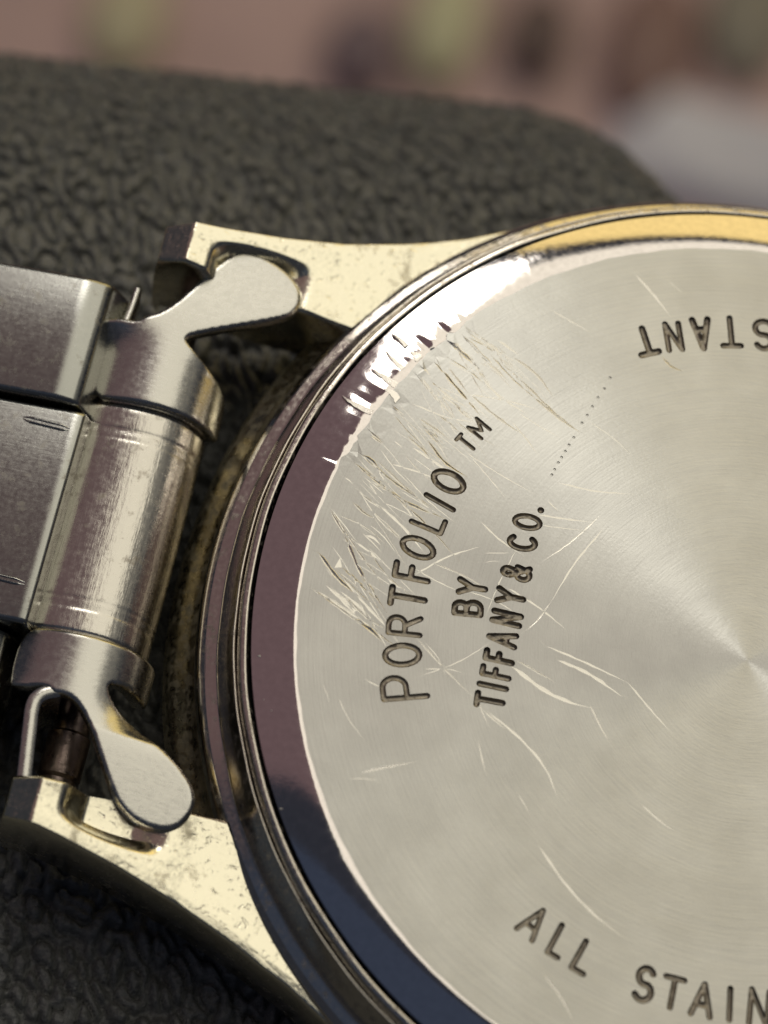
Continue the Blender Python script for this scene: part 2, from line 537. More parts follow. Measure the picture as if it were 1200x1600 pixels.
# (character, base point, top point, width, stroke, depth) in mm on the disc
LETTERS = [
    ('P', (-9.188, -3.263), (-10.398, -3.700), 0.627, 0.195, 0.070),
    ('O', (-9.586, -2.365), (-10.552, -2.686), 0.588, 0.195, 0.070),
    ('R', (-9.739, -1.545), (-10.662, -1.693), 0.515, 0.195, 0.070),
    ('T', (-9.794, -0.700), (-10.785, -0.787), 0.504, 0.195, 0.070),
    ('F', (-9.846, 0.110), (-10.841, 0.052), 0.403, 0.195, 0.070),
    ('O', (-9.863, 0.793), (-10.821, 0.942), 0.532, 0.195, 0.070),
    ('L', (-9.758, 1.686), (-10.678, 1.835), 0.403, 0.195, 0.070),
    ('I', (-9.578, 2.325), (-10.460, 2.580), 0.000, 0.195, 0.070),
    ('O', (-9.439, 3.082), (-10.368, 3.275), 0.548, 0.195, 0.070),
    ('T', (-9.398, 4.414), (-9.911, 4.670), 0.235, 0.130, 0.070),
    ('M', (-9.133, 4.983), (-9.609, 5.231), 0.403, 0.130, 0.070),
    ('B', (-8.115, -0.525), (-8.879, -0.653), 0.373, 0.195, 0.100),
    ('Y', (-8.119, 0.114), (-8.883, 0.038), 0.397, 0.195, 0.100),
    ('T', (-6.874, -3.196), (-7.634, -3.252), 0.356, 0.195, 0.100),
    ('I', (-6.865, -2.753), (-7.663, -2.790), 0.000, 0.195, 0.100),
    ('F', (-6.864, -2.307), (-7.660, -2.343), 0.223, 0.195, 0.100),
    ('F', (-6.873, -1.809), (-7.655, -1.841), 0.235, 0.195, 0.100),
    ('A', (-6.904, -1.250), (-7.688, -1.278), 0.356, 0.195, 0.100),
    ('N', (-6.900, -0.592), (-7.702, -0.607), 0.292, 0.195, 0.100),
    ('Y', (-6.945, 0.101), (-7.700, 0.073), 0.385, 0.195, 0.100),
    ('&', (-6.913, 0.908), (-7.718, 0.849), 0.373, 0.195, 0.100),
    ('C', (-6.954, 1.911), (-7.715, 1.827), 0.405, 0.195, 0.100),
    ('O', (-6.945, 2.578), (-7.703, 2.509), 0.385, 0.195, 0.100),
    ('.', (-6.974, 3.026), (-7.753, 2.910), 0.081, 0.195, 0.100),
    ('A', (-4.835, -9.797), (-4.448, -8.978), 0.559, 0.190, 0.100),
    ('L', (-3.924, -10.171), (-3.671, -9.306), 0.330, 0.190, 0.100),
    ('L', (-3.135, -10.447), (-2.877, -9.602), 0.381, 0.190, 0.100),
    ('S', (-1.184, -10.808), (-1.151, -9.878), 0.476, 0.190, 0.100),
    ('T', (-0.323, -10.824), (-0.324, -9.960), 0.540, 0.190, 0.100),
    ('A', (0.574, -10.825), (0.543, -9.924), 0.559, 0.190, 0.100),
    ('I', (1.420, -10.750), (1.292, -9.855), 0.000, 0.190, 0.100),
    ('N', (2.254, -10.679), (2.164, -9.697), 0.521, 0.190, 0.100),
    ('T', (-5.166, 9.727), (-4.759, 8.985), 0.559, 0.210, 0.100),
    ('N', (-4.301, 10.146), (-4.007, 9.321), 0.419, 0.210, 0.100),
    ('A', (-3.470, 10.528), (-3.169, 9.608), 0.489, 0.210, 0.100),
    ('T', (-2.571, 10.838), (-2.321, 9.939), 0.559, 0.210, 0.100),
    ('S', (-1.498, 11.021), (-1.334, 10.122), 0.559, 0.210, 0.100),
]
DOTS = [(-5.808, 7.844), (-5.909, 7.434), (-6.044, 7.096), (-6.152, 6.759), (-6.247, 6.433), (-6.356, 6.141), (-6.503, 5.607), (-6.600, 5.328), (-6.666, 5.093), (-6.735, 4.872), (-6.801, 4.674), (-6.864, 4.427), (-6.911, 4.235)]
SCRATCHES = [   # (points, width, depth)
    ([(-11.731, 8.130), (-10.815, 7.608), (-9.641, 6.942)], 0.081, 1.03),
    ([(-10.488, 7.951), (-9.675, 7.369), (-8.824, 6.863)], 0.093, 0.69),
    ([(-12.290, 8.065), (-11.728, 7.598), (-11.222, 7.117)], 0.056, 1.03),
    ([(-11.849, 7.626), (-11.314, 7.278), (-10.861, 7.033)], 0.062, 1.03),
    ([(-12.494, 7.442), (-11.757, 7.214)], 0.056, 1.03),
    ([(-11.096, 4.743), (-10.264, 4.303)], 0.031, 0.92),
    ([(-10.626, 5.181), (-9.925, 4.826)], 0.037, 0.92),
    ([(-11.445, 4.278), (-10.931, 3.995), (-10.452, 3.612)], 0.050, 0.92),
    ([(-12.824, 4.380), (-12.467, 4.053), (-12.084, 3.856)], 0.050, 0.92),
    ([(-12.507, 3.981), (-12.071, 3.798)], 0.043, 0.92),
    ([(-12.813, 3.348), (-12.457, 3.266), (-12.075, 3.069)], 0.062, 1.15),
    ([(-12.788, 2.992), (-12.156, 2.684), (-11.524, 2.618)], 0.043, 1.03),
    ([(-13.315, 3.087), (-12.933, 2.891)], 0.050, 1.03),
    ([(-12.750, 3.359), (-11.483, 2.695), (-10.178, 2.228)], 0.050, 1.03),
    ([(-12.449, 2.795), (-11.024, 2.178), (-9.738, 1.983)], 0.062, 1.03),
    ([(-12.570, 2.947), (-10.705, 1.899), (-9.808, 1.324), (-8.995, 0.728)], 0.043, 1.03),
    ([(-13.256, 1.469), (-12.677, 0.808), (-12.099, 0.512)], 0.050, 0.92),
    ([(-13.308, 0.045), (-12.503, -0.682), (-11.780, -1.068)], 0.081, 1.15),
    ([(-13.156, 1.405), (-12.041, 0.257), (-10.991, -0.629)], 0.043, 0.92),
    ([(-12.558, 0.659), (-11.806, -0.401), (-10.829, -1.346)], 0.074, 1.15),
    ([(-11.696, -1.804), (-11.183, -2.021), (-10.701, -2.291)], 0.087, 1.15),
    ([(-9.775, -1.908), (-8.776, -2.613), (-7.800, -3.233)], 0.037, 0.69),
    ([(-11.131, 4.791), (-10.365, 4.258)], 0.031, 1.03),
    ([(-11.433, 1.332), (-10.717, 0.801)], 0.031, 0.80),
    ([(-12.554, 1.754), (-12.154, 1.499), (-11.753, 1.427)], 0.050, 0.92),
    ([(-7.990, 6.569), (-7.109, 6.108), (-6.348, 5.803)], 0.050, 0.92),
    ([(-5.070, 2.902), (-5.675, 1.637), (-6.119, 0.247)], 0.034, 0.30),
    ([(-6.119, 0.247), (-6.376, -0.363), (-6.628, -0.789)], 0.037, 0.80),
    ([(-5.239, 3.316), (-5.898, 2.307), (-6.587, 1.478)], 0.031, 0.69),
    ([(-7.460, 0.333), (-6.447, -0.022), (-5.500, -0.484)], 0.034, 0.30),
    ([(-6.879, -2.015), (-5.761, -2.511), (-4.883, -2.673), (-4.337, -2.659)], 0.074, 0.28),
    ([(-6.754, -1.804), (-6.123, -1.989), (-5.493, -2.174)], 0.037, 0.69),
    ([(-5.959, -1.145), (-4.729, -1.348), (-3.401, -1.614)], 0.037, 0.28),
    ([(-5.551, -1.480), (-4.580, -1.664), (-3.479, -2.078)], 0.062, 0.28),
    ([(-7.393, -3.563), (-6.634, -3.973)], 0.031, 0.57),
    ([(-9.800, 0.508), (-8.741, 0.345), (-8.006, 0.094)], 0.031, 0.69),
    ([(-7.215, -3.583), (-6.095, -4.172), (-5.249, -4.830), (-4.694, -5.634)], 0.043, 0.28),
    ([(-4.352, -2.596), (-3.967, -3.089), (-3.598, -3.510)], 0.031, 0.57),
    ([(-3.405, -1.595), (-2.555, -2.266), (-1.804, -2.811)], 0.031, 0.40),
    ([(-4.986, -7.118), (-4.030, -8.017), (-3.054, -8.691), (-1.976, -9.193)], 0.040, 0.28),
    ([(-4.086, -10.786), (-3.503, -11.265), (-2.961, -11.891)], 0.043, 0.57),
    ([(-2.273, -5.177), (-1.638, -5.521), (-1.180, -5.692)], 0.031, 0.40),
    ([(-5.704, 11.449), (-5.059, 10.956), (-4.403, 10.394)], 0.043, 0.35),
    ([(-8.772, 7.152), (-8.084, 6.762), (-7.384, 6.303), (-6.418, 5.848)], 0.043, 0.92),
    ([(-4.403, 8.980), (-4.084, 8.737), (-3.663, 8.672)], 0.037, 1.15),
    ([(-8.439, 5.572), (-7.959, 5.200), (-7.467, 4.762)], 0.031, 0.57),
    ([(-10.434, -6.328), (-9.834, -6.020), (-8.970, -5.593)], 0.037, 0.69),
]

def letter_strokes(ch, b, t, w):
    b, t = np.array(b), np.array(t)
    up = t - b
    rt = np.array((up[1], -up[0])); rt /= np.linalg.norm(rt)
    return [np.array([b + up * y + rt * w * x for x, y in st]) for st in FONT[ch]]

class CDT:
    def __init__(self): self.v, self.e = [], []
    def line(self, pts, closed=False):
        s = len(self.v)
        self.v += [Vector((float(p[0]), float(p[1]))) for p in pts]
        n = len(pts)
        self.e += [(s + i, s + i + 1) for i in range(n - 1)]
        if closed: self.e.append((s + n - 1, s))
        return s, n

def capsule(a, b, r, n=7):
    d = b - a
    ang = math.atan2(d[1], d[0])
    pts = [b + r * np.array((math.cos(ang - math.pi / 2 + math.pi * k / n), math.sin(ang - math.pi / 2 + math.pi * k / n))) for k in range(n + 1)]
    pts += [a + r * np.array((math.cos(ang + math.pi / 2 + math.pi * k / n), math.sin(ang + math.pi / 2 + math.pi * k / n))) for k in range(n + 1)]
    return pts

def stroke_outline(st, r):
    """outline of a thick open polyline with round ends (one side forth, the other back)."""
    n = len(st)
    d = np.diff(st, axis=0); d /= np.linalg.norm(d, axis=1)[:, None]
    nrm = np.c_[-d[:, 1], d[:, 0]]
    left, right = [], []
    for i in range(n):
        if i == 0: m = nrm[0]; k = 1.0
        elif i == n - 1: m = nrm[-1]; k = 1.0
        else:
            m = nrm[i - 1] + nrm[i]; L = np.linalg.norm(m)
            m = m / max(L, 1e-6); k = min(1.6, 1 / max(0.4, L / 2))
        left.append(st[i] + m * r * k); right.append(st[i] - m * r * k)
    a0 = math.atan2(d[-1][1], d[-1][0]); a1 = math.atan2(-d[0][1], -d[0][0])
    cap_e = [st[-1] + r * np.array((math.cos(a0 + math.pi / 2 - math.pi * k / 6), math.sin(a0 + math.pi / 2 - math.pi * k / 6))) for k in range(1, 6)]
    cap_s = [st[0] + r * np.array((math.cos(a1 + math.pi / 2 - math.pi * k / 6), math.sin(a1 + math.pi / 2 - math.pi * k / 6))) for k in range(1, 6)]
    return left + cap_e + right[::-1] + cap_s

def resample(pts, step):
    pts = np.array(pts, float)
    # Catmull-Rom through the points, then even steps
    if len(pts) > 2:
        ex = np.vstack([2 * pts[0] - pts[1], pts, 2 * pts[-1] - pts[-2]])
        out = []
        for i in range(1, len(ex) - 2):
            for t in np.linspace(0, 1, 12, endpoint=False):
                p0, p1, p2, p3 = ex[i - 1], ex[i], ex[i + 1], ex[i + 2]
                out.append(0.5 * (2 * p1 + (p2 - p0) * t + (2 * p0 - 5 * p1 + 4 * p2 - p3) * t * t + (3 * p1 - p0 - 3 * p2 + p3) * t ** 3))
        out.append(pts[-1]); pts = np.array(out)
    L = np.r_[0, np.cumsum(np.linalg.norm(np.diff(pts, axis=0), axis=1))]
    n = max(4, int(L[-1] / step))
    s = np.linspace(0, L[-1], n + 1)
    return np.c_[np.interp(s, L, pts[:, 0]), np.interp(s, L, pts[:, 1])]

def build_disc():
    cdt = CDT()
    zmap = {}
    angs = sorted(set(list(np.linspace(0, 2 * math.pi, 720, endpoint=False)) + list(np.linspace(JA0 - .30, JA1 + .05, 260))))
    edge = [(r_edge(a) * math.cos(a), r_edge(a) * math.sin(a)) for a in angs]
    cdt.line(edge, True)
    # letters
    letters = []
    lr = random.Random(4)
    for ch, b, t, w, sw, dep in LETTERS:
        sw *= lr.uniform(0.90, 1.08); dep *= lr.uniform(0.65, 1.25)
        sts = letter_strokes(ch, b, t, w)
        segA, segB = [], []
        for st in sts:
            for rr in (sw / 2, sw * 0.41, sw * 0.32):
                cdt.line(stroke_outline(st, rr), True)
            segA += list(st[:-1]); segB += list(st[1:])
        letters.append((ch, np.array(segA), np.array(segB), sw, dep))
    for x, y in DOTS:
        for rr in (0.045, 0.022):
            cdt.line([(x + rr * math.cos(k * math.pi / 4), y + rr * math.sin(k * math.pi / 4)) for k in range(8)], True)
    # scratches: long ones placed, many hairlines at random
    scr = list(SCRATCHES)
    for _ in range(40):
        a = R_(random.gauss(178, 26)); r = random.uniform(7.5, 12.8)
        p = np.array((r * math.cos(a), r * math.sin(a)))
        th = R_(random.gauss(-30, 26)); L = random.uniform(0.4, 2.6)
        q = p + L * np.array((math.cos(th), math.sin(th)))
        mid = (p + q) / 2 + np.array((-math.sin(th), math.cos(th))) * random.gauss(0, 0.04) * L
        if np.hypot(*q) < 13: scr.append(([tuple(p), tuple(mid), tuple(q)], random.uniform(0.018, 0.035), random.uniform(0.15, 0.45)))
    for _ in range(120):     # the bruised patch beside the torn edge
        a = random.uniform(JA0 - 0.04, JA1 + 0.34); r = random.uniform(11.6, 13.25)
        p = np.array((r * math.cos(a), r * math.sin(a)))
        th = R_(random.gauss(-32, 8)); L = random.uniform(0.3, 2.4)
        q = p + L * np.array((math.cos(th), math.sin(th)))
        mid = (p + q) / 2 + np.array((-math.sin(th), math.cos(th))) * random.gauss(0, 0.05) * L
        scr.append(([tuple(p), tuple(mid), tuple(q)], random.choice((0.014, 0.02, 0.03, 0.05)), random.choice((0.3, 0.5, 0.8, 1.3))))
    for pts, w, dep in scr:
        c = resample(pts, 0.18)
        c = c[np.hypot(c[:, 0], c[:, 1]) < 13.22]
        if len(c) < 4: continue
        d = np.gradient(c, axis=0); d /= np.linalg.norm(d, axis=1)[:, None]
        nr = np.c_[-d[:, 1], d[:, 0]]
        n = len(c)
        t = np.linspace(0, 1, n)
        wid = w * np.clip(np.minimum(t / 0.12, (1 - t) / 0.35), 0.06, 1) * (1 + 0.25 * np.sin(t * 23 + w * 900))
        c = c + nr * (0.006 * np.sin(t * 31 + w * 500))[:, None]
        s, k = cdt.line(c)
        for i in range(k): zmap[s + i] = -dep * wid[i] * 0.115
        for sg in (1, -1):
            s2, k2 = cdt.line(c + sg * nr * (wid * 0.5)[:, None])
            for i in range(k2): zmap[s2 + i] = 0.0
            # a burr thrown up on the far lip
            if sg == 1 and w > 0.03:
                s3, k3 = cdt.line(c + sg * nr * (wid * 0.72)[:, None])
                for i in range(k3): zmap[s3 + i] = dep * wid[i] * 0.07
                s4, k4 = cdt.line(c + sg * nr * (wid * 0.95)[:, None])
                for i in range(k4): zmap[s4 + i] = 0.0
    ov, oe, of, orv, ore, orf = delaunay_2d_cdt(cdt.v, cdt.e, [], 0, 1e-6)
    V2 = np.array([(v.x, v.y) for v in ov])
    T = np.array([f for f in of])
    z = np.zeros(len(V2))
    cut = np.zeros(len(V2), bool)
    for i, src in enumerate(orv):
        zz = [zmap[s] for s in src if s in zmap]
        if zz:
            z[i] = min(zz) if min(zz) < 0 else max(zz)
            cut[i] = abs(z[i]) > 1e-6
    # keep triangles inside the edge
    cen = V2[T].mean(axis=1)
    rc = np.hypot(cen[:, 0], cen[:, 1])
    ang = np.mod(np.arctan2(cen[:, 1], cen[:, 0]), 2 * math.pi)
    ea = np.array(angs); er = np.array([r_edge(a) for a in angs])
    E2 = np.array(edge)
    keep = rc < R_DISC - 0.4
    ring = np.where(~keep)[0]
    # exact test against the chord of the edge polygon
    idx = np.searchsorted(ea, ang[ring]) % len(ea)
    p1 = E2[idx - 1]; p2 = E2[idx]
    c = cen[ring]
    crossp = (p2[:, 0] - p1[:, 0]) * (c[:, 1] - p1[:, 1]) - (p2[:, 1] - p1[:, 1]) * (c[:, 0] - p1[:, 0])
    keep[ring] = crossp > 0
    area2 = (V2[T[:, 1], 0] - V2[T[:, 0], 0]) * (V2[T[:, 2], 1] - V2[T[:, 0], 1]) - (V2[T[:, 1], 1] - V2[T[:, 0], 1]) * (V2[T[:, 2], 0] - V2[T[:, 0], 0])
    T[area2 < 0] = T[area2 < 0][:, ::-1]
    keep &= np.abs(area2) > 1e-9
    own = np.full(len(T), -1)
    for li, (ch, A, B, sw, dep) in enumerate(letters):
        lo = np.minimum(A, B).min(0) - sw; hi = np.maximum(A, B).max(0) + sw
        near = np.where(((V2 > lo) & (V2 < hi)).all(1))[0]
        dv = seg_dist(V2[near], A, B)
        zz = -dep * smoothstep(0, 1, (sw / 2 - dv) / (sw * 0.18))
        z[near] = np.where(dv < sw / 2 + 1e-4, np.minimum(zz, 0), z[near])
        tn = np.where(((cen > lo) & (cen < hi)).all(1))[0]
        dt = seg_dist(cen[tn], A, B)
        own[tn[dt < sw / 2]] = li
    for x, y in DOTS:
        dd = np.hypot(V2[:, 0] - x, V2[:, 1] - y)
        z[dd < 0.03] = -0.03
    # the rim of the torn patch is pushed about a little
    rv = np.hypot(V2[:, 0], V2[:, 1]); av = np.mod(np.arctan2(V2[:, 1], V2[:, 0]), 2 * math.pi)
    hurt = (av > JA0) & (av < JA1) & (rv > 12.9)
    z[hurt] += np.random.default_rng(3).normal(0, 0.012, hurt.sum()) * smoothstep(12.9, 13.3, rv[hurt]) * (rv[hurt] < 13.33)
    beyond = rv > 13.5
    z[beyond] -= (rv[beyond] - 13.5) * 0.10
    V3 = np.c_[V2, z]
    def sub(name, mask, mat, parent, smooth):
        t = T[mask]
        used, inv = np.unique(t, return_inverse=True)
        return sheet_obj(name, V3[used], inv.reshape(t.shape).tolist(), mat, parent, smooth)
    disc = sub('back_disc', keep & (own < 0), M['disc'], watch, False)
    dm = T[keep & (own < 0)]
    groove = cut[dm].any(1)
    disc.data.materials.append(M['scratch'])
    disc.data.polygons.foreach_set('material_index', groove.astype(np.int32))
    for li, (ch, A, B, sw, dep) in enumerate(letters):
        m = own == li
        if m.any(): sub('engraved_letter', m, M['letter'], disc, True)
    return disc, angs, edge
disc, EDGE_A, EDGE_P = build_disc()
disc['label'] = 'circular brushed steel disc with engraved lettering and scratches'

# ---- polished bevel round the disc
def bevel():
    verts, faces = [], []
    n = len(EDGE_A)
    steps = [0.0, 0.02, 0.04, 0.06, 0.08, 0.12, 0.22, 0.36, 0.52, 0.68, 0.84, 0.94, 1.0]
    k = len(steps)
    rg = np.random.default_rng(5)
    wk = np.linspace(JA0 - 0.1, JA1 + 0.1, 46); wz = rg.normal(0, 1, 46) * rg.choice((0.1, 0.4, 1.3), 46)
    wear = lambda a: float(np.interp(a, wk, wz))
    nk = np.linspace(JA0 - 0.30, JA1, 64); nz = rg.normal(0, 1, 64) * rg.choice((0.0, 0.0, 0.4, 1.3), 64); nz[0] = nz[-1] = 0
    nick = lambda a: float(np.interp(a, nk, nz))
    for a in EDGE_A:
        r0 = r_edge(a)
        over = max(0.0, r0 - R_DISC)
        hurt = float(smoothstep(JA0 - 0.02, JA0 + 0.05, a) * (1 - smoothstep(JA1 - 0.02, JA1 + 0.04, a)))
        for j, s in enumerate(steps):
            r = r0 + (R_BEV - r0) * s
            q = (r - R_DISC) / (R_BEV - R_DISC)
            zz = Z_BEV * (q ** 1.25 - 0.012 * (1 - math.exp(-q / 0.03))) if q > 0 else 0.0
            if j == 0: zz = -0.10 * over if over > 0.03 else -0.002
            elif over > 0.06 and s < 0.3: zz = min(zz, -0.10 * over - 0.06)
            zz += hurt * (1 - s) ** 2 * 0.02 * wear(a) + 0.0015 * nick(a) * (1 - s)
            verts.append((r * math.cos(a), r * math.sin(a), zz))
    for i in range(n):
        i2 = (i + 1) % n
        for j in range(k - 1):
            faces.append((i * k + j, i * k + j + 1, i2 * k + j + 1, i2 * k + j))
    o = sheet_obj('polished_bevel', verts, faces, M['bevel'], watch, True)
    o['label'] = 'mirror polished sloping ring around the back disc'
    return o
bev = bevel()

# ---- case: lip, cove, ledge and flank
def case_lip():
    prof = fillet([(14.74, -1.2, 0), (14.84, -0.46, 0.03), (14.95, -0.36, 0.05), (15.12, -0.40, 0.06), (15.18, -0.62, 0.04), (15.24, -1.3, 0)])
    v, f = revolve(prof, 360, lambda a, j, r, z: (r + 0.010 * math.sin(a * 17) + 0.006 * math.sin(a * 31 + 1), z + 0.008 * math.sin(a * 23)))
    return mesh_obj('case_lip', v, f, M['rim'], watch)
case_lip()
def case_body():
    prof = fillet([(15.10, -1.5, 0), (15.22, -0.72, 0.05), (15.30, -0.70, 0.05), (15.52, -1.55, 0.2), (15.66, -1.98, 0.08), (15.74, -2.02, 0.05), (16.02, -2.10, 0.05),
                   (16.22, -2.28, 0.12), (16.30, -2.7, 0.1), (16.25, -3.6, 0.1), (16.2, -4.6, 0.2), (15.4, -5.6, 0.3), (14.6, -6.2, 0.2), (14.2, -6.75, 0.1), (13.0, -6.8, 0)])
    def wob(a, j, r, z):
        return (r + (0.010 * math.sin(a * 19) + 0.006 * math.sin(a * 43 + 2)) * (1 if r < 16 else 0.3), z + (0.010 * math.sin(a * 27) if -2.4 < z < -1.0 else 0))
    v, f = revolve(prof, 360, wob)
    return mesh_obj('case', v, f, M['case'], watch)
case = case_body()
v, f = revolve([(13.1, -6.6), (12.5, -6.78), (0.001, -6.79)], 96)
mesh_obj('crystal', v, f, M['glass'], watch)

# ---- flange of the case between the lugs
def flange(sgn=-1):
    verts, faces = [], []
    n = 60
    prof = fillet([(16.15, -3.3, 0), (16.40, -3.85, 0.2), (16.95, -4.35, 0.25), (17.15, -5.0, 0.2), (16.4, -6.0, 0)])
    k = len(prof)
    for i in range(n + 1):
        a = math.pi + R_(-31 + 62 * i / n)
        for r, z in prof:
            up = 0.75 * float(smoothstep(0.5, 4.5, r * math.sin(a)))
            verts.append((r * math.cos(a), r * math.sin(a), z + up))
    for i in range(n):
        for j in range(k - 1):
            faces.append((i * k + j, (i + 1) * k + j, (i + 1) * k + j + 1, i * k + j + 1))
    return mesh_obj('flank', verts, faces, M['flank'], case)
flange()

# ---- lugs
V_OUT = [(7.0, 14.62), (8.4, 13.90), (9.6, 13.16), (10.94, 12.42), (12.8, 11.62), (14.6, 10.97), (16.5, 10.45), (18.4, 10.06), (20.2, 9.78)]
V_IN = [(7.0, 7.8), (14.3, 8.15), (16.0, 8.25), (18.9, 8.45), (20.2, 8.55)]
def lug(sy):
    ns, nt = 110, 64
    top = np.zeros((ns + 1, nt + 1, 3))
    for j in range(nt + 1):
        t = j / nt
        tt = (0.5 - 0.5 * math.cos(math.pi * t)) * 0.8 + 0.2 * t      # finer rows along both edges
        # first u where the row leaves the case
        us = np.linspace(7.0, 20.15, 400)
        vsr = np.array([interp(u, V_IN) * (1 - tt) + interp(u, V_OUT) * tt for u in us])
        rr = np.hypot(us, vsr)
        k = np.argmax(rr > 16.05) if (rr > 16.05).any() else 0
        u0 = us[k]
        for i in range(ns + 1):
            s = i / ns
            u = u0 + (20.15 - u0) * s
            vi, vo = interp(u, V_IN), interp(u, V_OUT)
            vv = vi * (1 - tt) + vo * tt
            r = math.hypot(u, vv)
            z = float(np.interp(u, (10, 12, 14.6, 17, 19.3, 20.2), (-2.36, -2.28, -1.92, -1.42, -0.92, -0.80)))
            # the end slopes away
            z -= max(0.0, u - 19.30) * 0.85
            # rounded outer and inner edges
            do, di = vo - vv, vv - vi
            z -= 0.05 * (1 - min(1, do / 0.34)) + 0.10 * (1 - min(1, do / 0.07)) ** 2
            z -= 0.10 * (1 - min(1, di / 0.12)) ** 2
            # recess for the end-link wing
            fx = float(smoothstep(15.2, 16.5, u) * (1 - smoothstep(17.85, 18.70, u)))
            fy = 1 - float(smoothstep(9.30, 9.85, vv + 0.08 * max(0, u - 16.5) ** 2))
            z += (min(z, -2.25) - z) * fx * fy
            # slight dishing
            z -= 0.05 * math.sin(math.pi * tt)
            top[i, j] = (-u, sy * vv, z)
    verts = top.reshape(-1, 3).tolist()
    idx = lambda i, j: i * (nt + 1) + j
    faces = [(idx(i, j), idx(i + 1, j), idx(i + 1, j + 1), idx(i, j + 1)) for i in range(ns) for j in range(nt)]
    # side walls
    loop = [idx(i, nt) for i in range(ns + 1)] + [idx(ns, j) for j in range(nt - 1, -1, -1)] + [idx(i, 0) for i in range(ns - 1, -1, -1)]
    prev = loop
    for lvl, (dz, sh) in enumerate(((-0.12, 0.03), (-1.2, 0.06), (-3.0, 0.0), (-3.4, -0.2))):
        s = len(verts)
        for q in loop:
            x, y, z = verts[q]
            zz = z + dz if lvl < 2 else (z * 0.5 - 1.1) + dz
            out = 1 if q % (nt + 1) == nt else (-1 if q % (nt + 1) == 0 else 0)
            verts.append((x - (sh if q // (nt + 1) == ns else 0), y + sy * out * sh, min(zz, z - 0.05)))
        cur = list(range(s, s + len(loop)))
        for q in range(len(loop) - 1):
            faces.append((prev[q], prev[q + 1], cur[q + 1], cur[q]))
        prev = cur
    return mesh_obj('lug', verts, faces, M['lug'], case, True, 50)
lug(1)
lug(-1)

# ---- end link: centre tube, two folded collars with wings, side plates, spring bar
U_T, R_T, Z_T = 19.05, 1.76, -3.58
def tube():
    prof = [(-3.78, R_T - 0.10), (-3.70, R_T - 0.02)]
    for y in np.linspace(-3.6, 3.6, 73):
        r = R_T
        for g in (-2.92, -2.74, 2.74, 2.92):
            r -= 0.055 * math.exp(-((y - g) / 0.045) ** 2)
        for g in (-2.83, 2.83):
            r += 0.03 * math.exp(-((y - g) / 0.05) ** 2)
        prof.append((y, r))
    prof += [(3.70, R_T - 0.02), (3.78, R_T - 0.10)]
    n = 96
    verts, faces = [], []
    for i in range(n):
        a = 2 * math.pi * i / n
        for y, r in prof:
            wide = 1.5 if math.sin(a) < 0 else 1.0        # the hidden side runs on under the link
            verts.append((-U_T + r * wide * math.sin(a), y, Z_T + r * math.cos(a)))
    k = len(prof)
    for i in range(n):
        i2 = (i + 1) % n
        for j in range(k - 1):
            faces.append((i * k + j, i2 * k + j, i2 * k + j + 1, i * k + j + 1))
    return mesh_obj('center_tube', verts, faces, M['tube'], watch, True, 60)
tube()

R_C = 2.08
Z_C = -1.52
def roll(s, v):
    b = 1 - float(smoothstep(5.3, 7.0, v))
    kap = max(b, 0.17) / (R_C if s > 0 else R_C * 1.45)
    # beyond a quarter turn the sheet hangs straight
    lim = R_C * math.pi / 2 * 0.98
    x = math.sin(kap * s) / kap
    z = -(1 - math.cos(kap * s)) / kap
    z2 = -0.16 * float(smoothstep(6.5, 10.5, v)) + 0.17 * max(0.0, s) ** 2 * 0.24 * float(smoothstep(5.3, 7.0, v))
    return -U_T + x, Z_C + z + z2

def wing_sheet(outline, sy, thick=0.42, rnd=0.15):
    """outline in (s, v): s unrolled across the collar, v along the pin; sy mirrors it."""
    poly = np.array(smooth_closed(outline, 2))
    cd = CDT()
    cd.line(poly, True)
    lo, hi = poly.min(0), poly.max(0)
    g = 0.07
    xs = np.arange(lo[0], hi[0], g); ys = np.arange(lo[1], hi[1], g)
    P = np.array([(x + (0.5 * g if int(j) % 2 else 0), y) for j, y in enumerate(ys) for x in xs])
    ins = in_poly(P, poly)
    P = P[ins]
    A, B = poly, np.roll(poly, -1, 0)
    P = P[seg_dist(P, A, B) > g * 0.5]
    cd.v += [Vector(p) for p in P]
    # close loops inside the edge so that the rounding is smooth
    ov, oe, of, orv, ore, orf = delaunay_2d_cdt(cd.v, cd.e, [], 0, 1e-6)
    V2 = np.array([(q.x, q.y) for q in ov]); T = np.array(of)
    T = T[in_poly(V2[T].mean(1), poly)]
    used, inv = np.unique(T, return_inverse=True)
    V2 = V2[used]; T = inv.reshape(T.shape)
    d = seg_dist(V2, A, B)
    q = np.clip(1 - d / rnd, 0, 1)
    drop = (1 - np.sqrt(np.clip(1 - q ** 2, 0, 1))) * rnd * 0.85
    top, bot = [], []
    for (s, v), dr in zip(V2, drop):
        e = 1e-3
        x, z = roll(s, v); x2, z2 = roll(s + e, v)
        nx, nz = -(z2 - z), (x2 - x)
        L = math.hypot(nx, nz); nx /= L; nz /= L
        top.append((x - nx * dr, v * sy, z - nz * dr))
        bot.append((x - nx * thick, v * sy, z - nz * thick))
    n = len(top)
    verts = top + bot
    faces = [tuple(t) for t in T] + [tuple(n + i for i in t[::-1]) for t in T]
    cnt = {}
    for t in T:
        for a, b in ((t[0], t[1]), (t[1], t[2]), (t[2], t[0])):
            cnt[(a, b)] = cnt.get((a, b), 0) + 1
    for (a, b) in cnt:
        if (b, a) not in cnt: faces.append((b, a, n + a, n + b))
    return mesh_obj('end_link_wing', verts, faces, M['wing'], watch, True, 62)

